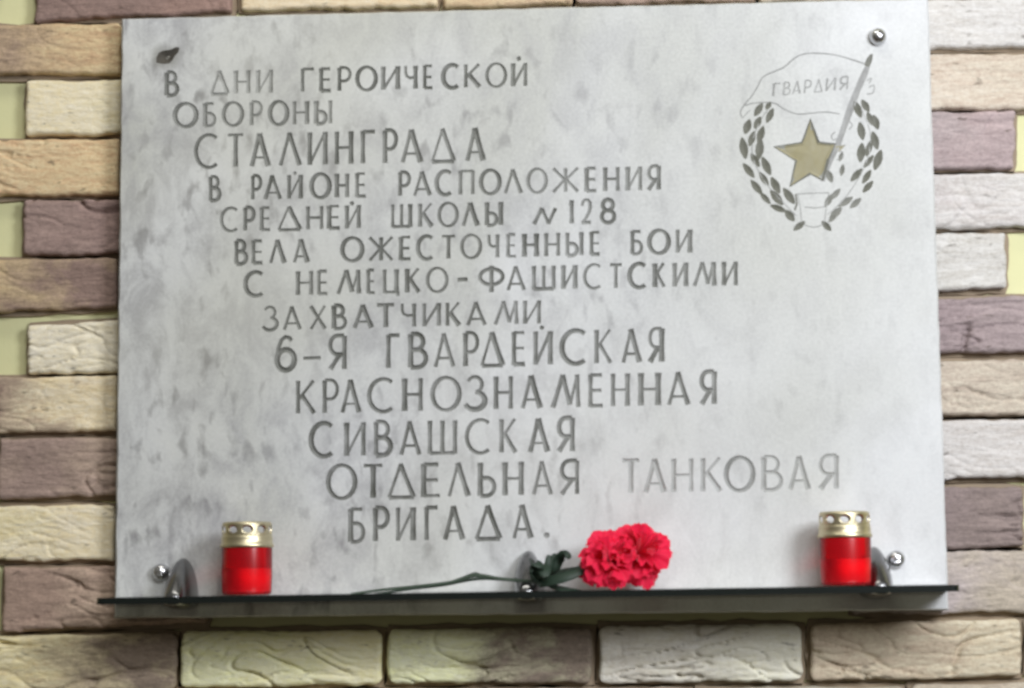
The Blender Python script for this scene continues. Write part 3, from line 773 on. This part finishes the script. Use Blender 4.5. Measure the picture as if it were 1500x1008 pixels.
def strap(name, pts, wid, mat, parent, up=(0, -.6, .8), fold=.25, k=5, thick=.0009):
    P = [Vector(p) for p in pts]; q = len(P); S_ = []
    for i in range(q - 1):
        p0, p1, p2, p3 = P[max(0, i - 1)], P[i], P[i + 1], P[min(q - 1, i + 2)]
        for j in range(k):
            t = j / k; S_.append((.5 * (2 * p1 + (p2 - p0) * t + (2 * p0 - 5 * p1 + 4 * p2 - p3) * t * t + (3 * p1 - p0 - 3 * p2 + p3) * t ** 3), (i + t) / (q - 1)))
    S_.append((P[-1], 1.0)); V = []; F = []; m = len(S_)
    for i, (p, u) in enumerate(S_):
        t = (S_[min(i + 1, m - 1)][0] - S_[max(i - 1, 0)][0]).normalized()
        s = t.cross(Vector(up)).normalized(); nn = s.cross(t).normalized()
        w = wid * (.35 + .65 * math.sin(math.pi * min(1, .12 + u * .88)) ** .6) * (1 if u < .97 else .35)
        for a, hgt in ((-1, fold), (0, 0), (1, fold)): V.append(p + s * w * a + nn * w * hgt * abs(a) + nn * thick)
        for a, hgt in ((1, fold), (0, 0), (-1, fold)): V.append(p + s * w * a + nn * w * hgt * abs(a) - nn * thick)
    for i in range(m - 1):
        for j in range(6): a = i * 6 + j; b = i * 6 + (j + 1) % 6; F.append((a, b, b + 6, a + 6))
    F.append(tuple(range(6))); F.append(tuple(range((m - 1) * 6 + 5, (m - 1) * 6 - 1, -1)))
    return mesh(name, V, F, mat, parent, smooth=True)
def bloom(parent, base, axis, Rb, seed, npet=32, extra=()):
    rnd = random.Random(seed); axis = Vector(axis).normalized()
    q = axis.to_track_quat('Z', 'Y'); root = empty('bloom', base, parent=parent)
    for k in range(npet):
        f = (k + .5) / npet; th = k * 2.39996 + rnd.uniform(-.2, .2)
        tilt = R(6 + 104 * f ** .72 + rnd.uniform(-7, 7)); Lp = Rb * (1.02 + .30 * (1 - f) + rnd.uniform(-.14, .16))
        spread = R(30 + 12 * f + rnd.uniform(-5, 8))
        for (a0, a1, ln) in extra:
            pass
        nu, nv = 14, 8; V = []; F = []; ph = rnd.uniform(0, 6); fr = rnd.uniform(1.5, 2.6); tw = rnd.uniform(-.35, .35)
        for j in range(nv + 1):
            v = j / nv
            for i in range(nu + 1):
                u = -1 + 2 * i / nu
                tooth = .034 * Rb * (math.sin(u * 17 + ph) * .6 + math.sin(u * 31 + ph * 2) * .6) * v ** 3
                rad = Lp * (v ** .9) * (1 - .14 * u * u) + tooth
                curl = tilt * (.45 + .62 * v ** 1.2)                      # bends outward as it opens
                az = th + u * spread * (.45 + .55 * v) / max(.45, math.sin(min(tilt, R(90)) * .8 + .25)) * .75
                d = Vector((math.sin(curl) * math.cos(az), math.sin(curl) * math.sin(az), math.cos(curl)))
                nrm = Vector((math.cos(curl) * math.cos(az), math.cos(curl) * math.sin(az), -math.sin(curl)))
                ruf = Rb * v ** 1.6 * (.10 * math.sin(u * fr * 3 + ph) + .055 * math.sin(u * fr * 6.3 + ph * 1.7 + v * 4)) + tw * u * Rb * v * .18
                V.append(q @ (d * rad + nrm * ruf))
        for j in range(nv):
            for i in range(nu): a = j * (nu + 1) + i; F.append((a, a + 1, a + nu + 2, a + nu + 1))
        mesh('petal', V, F, PETAL, root, smooth=True)
    return root
def P3(x, y, Y): return at(x, y, Y)
# front flower: long stem, the bloom on the left
YA = -.060
f1 = empty('carnation', at(520, 868, YA), label='red carnation with the longer stem, its bloom the left one of the pair', cat='flower', group='two red carnations lying on the shelf')
def rel(root, p): return p - root.location
A = lambda x, y, Y=YA: rel(f1, P3(x, y, Y))
tube('stem', [A(514, 870.5), A(560, 864), A(610, 859), A(660, 853), A(696, 843), A(735, 848), A(775, 851), A(815, 846), A(842, 839)], [.0016, .0017, .0018, .0020, .0024, .0020, .0020, .0021, .0026], PALE_GREEN, f1)
tube('calyx', [A(828, 841), A(842, 838.5), A(857, 835), A(872, 831)], [.0028, .0062, .0075, .0085], GREEN, f1, 12)
strap('leaf', [A(662, 853), A(680, 847), A(697, 841), A(706, 846)], .0022, PALE_GREEN, f1)
strap('leaf', [A(789, 853), A(783, 842, -.072), A(776, 832, -.08), A(783, 827, -.086), A(794, 832, -.088)], .0095, GREEN, f1, (1, -.6, .3))
strap('leaf', [A(790, 853), A(797, 842, -.07), A(803, 828, -.074), A(804, 813, -.072)], .0056, GREEN, f1, (.3, -1, .1))
strap('leaf', [A(792, 856, -.066), A(810, 851, -.075), A(832, 845, -.078), A(856, 836, -.07)], .0062, GREEN, f1, (0, -.9, .4))
strap('leaf', [A(786, 850), A(789, 842, -.08), A(796, 836, -.085), A(799, 846, -.09)], .009, GREEN, f1, (.2, -1, .2))
bloom(f1, A(890, 825, -.060), (.24, -.74, .46), .0300, 5)
# second flower behind it
YB = -.044
f2 = empty('carnation', at(640, 864, YB), label='red carnation with the shorter visible stem, its bloom the right one of the pair', cat='flower', group='two red carnations lying on the shelf')
B = lambda x, y, Y=YB: rel(f2, P3(x, y, Y))
tube('stem', [B(548, 871), B(600, 863), B(650, 857), B(700, 848), B(752, 849), B(800, 843), B(850, 838), B(890, 832)], [.0015, .0016, .0018, .0018, .0018, .002, .002, .0024], GREEN, f2)
tube('calyx', [B(868, 834), B(882, 832), B(898, 829), B(912, 826)], [.0028, .0062, .0075, .0085], GREEN, f2, 12)
strap('leaf', [B(800, 846), B(808, 834, -.06), B(813, 822, -.062), B(811, 811, -.06)], .0052, GREEN, f2, (.3, -1, .1))
strap('leaf', [B(800, 848), B(812, 833, -.058), B(819, 818, -.062), B(829, 812, -.07), B(832, 819, -.076)], .0062, GREEN, f2, (.6, -.8, .3))
strap('leaf', [B(798, 854), B(815, 862, -.06), B(835, 866, -.066), B(853, 868, -.07)], .0042, GREEN, f2)
strap('leaf', [B(800, 845), B(820, 838), B(842, 834), B(862, 832)], .0030, GREEN, f2)
bloom(f2, B(930, 814, -.050), (.38, -.74, .32), .0335, 11)
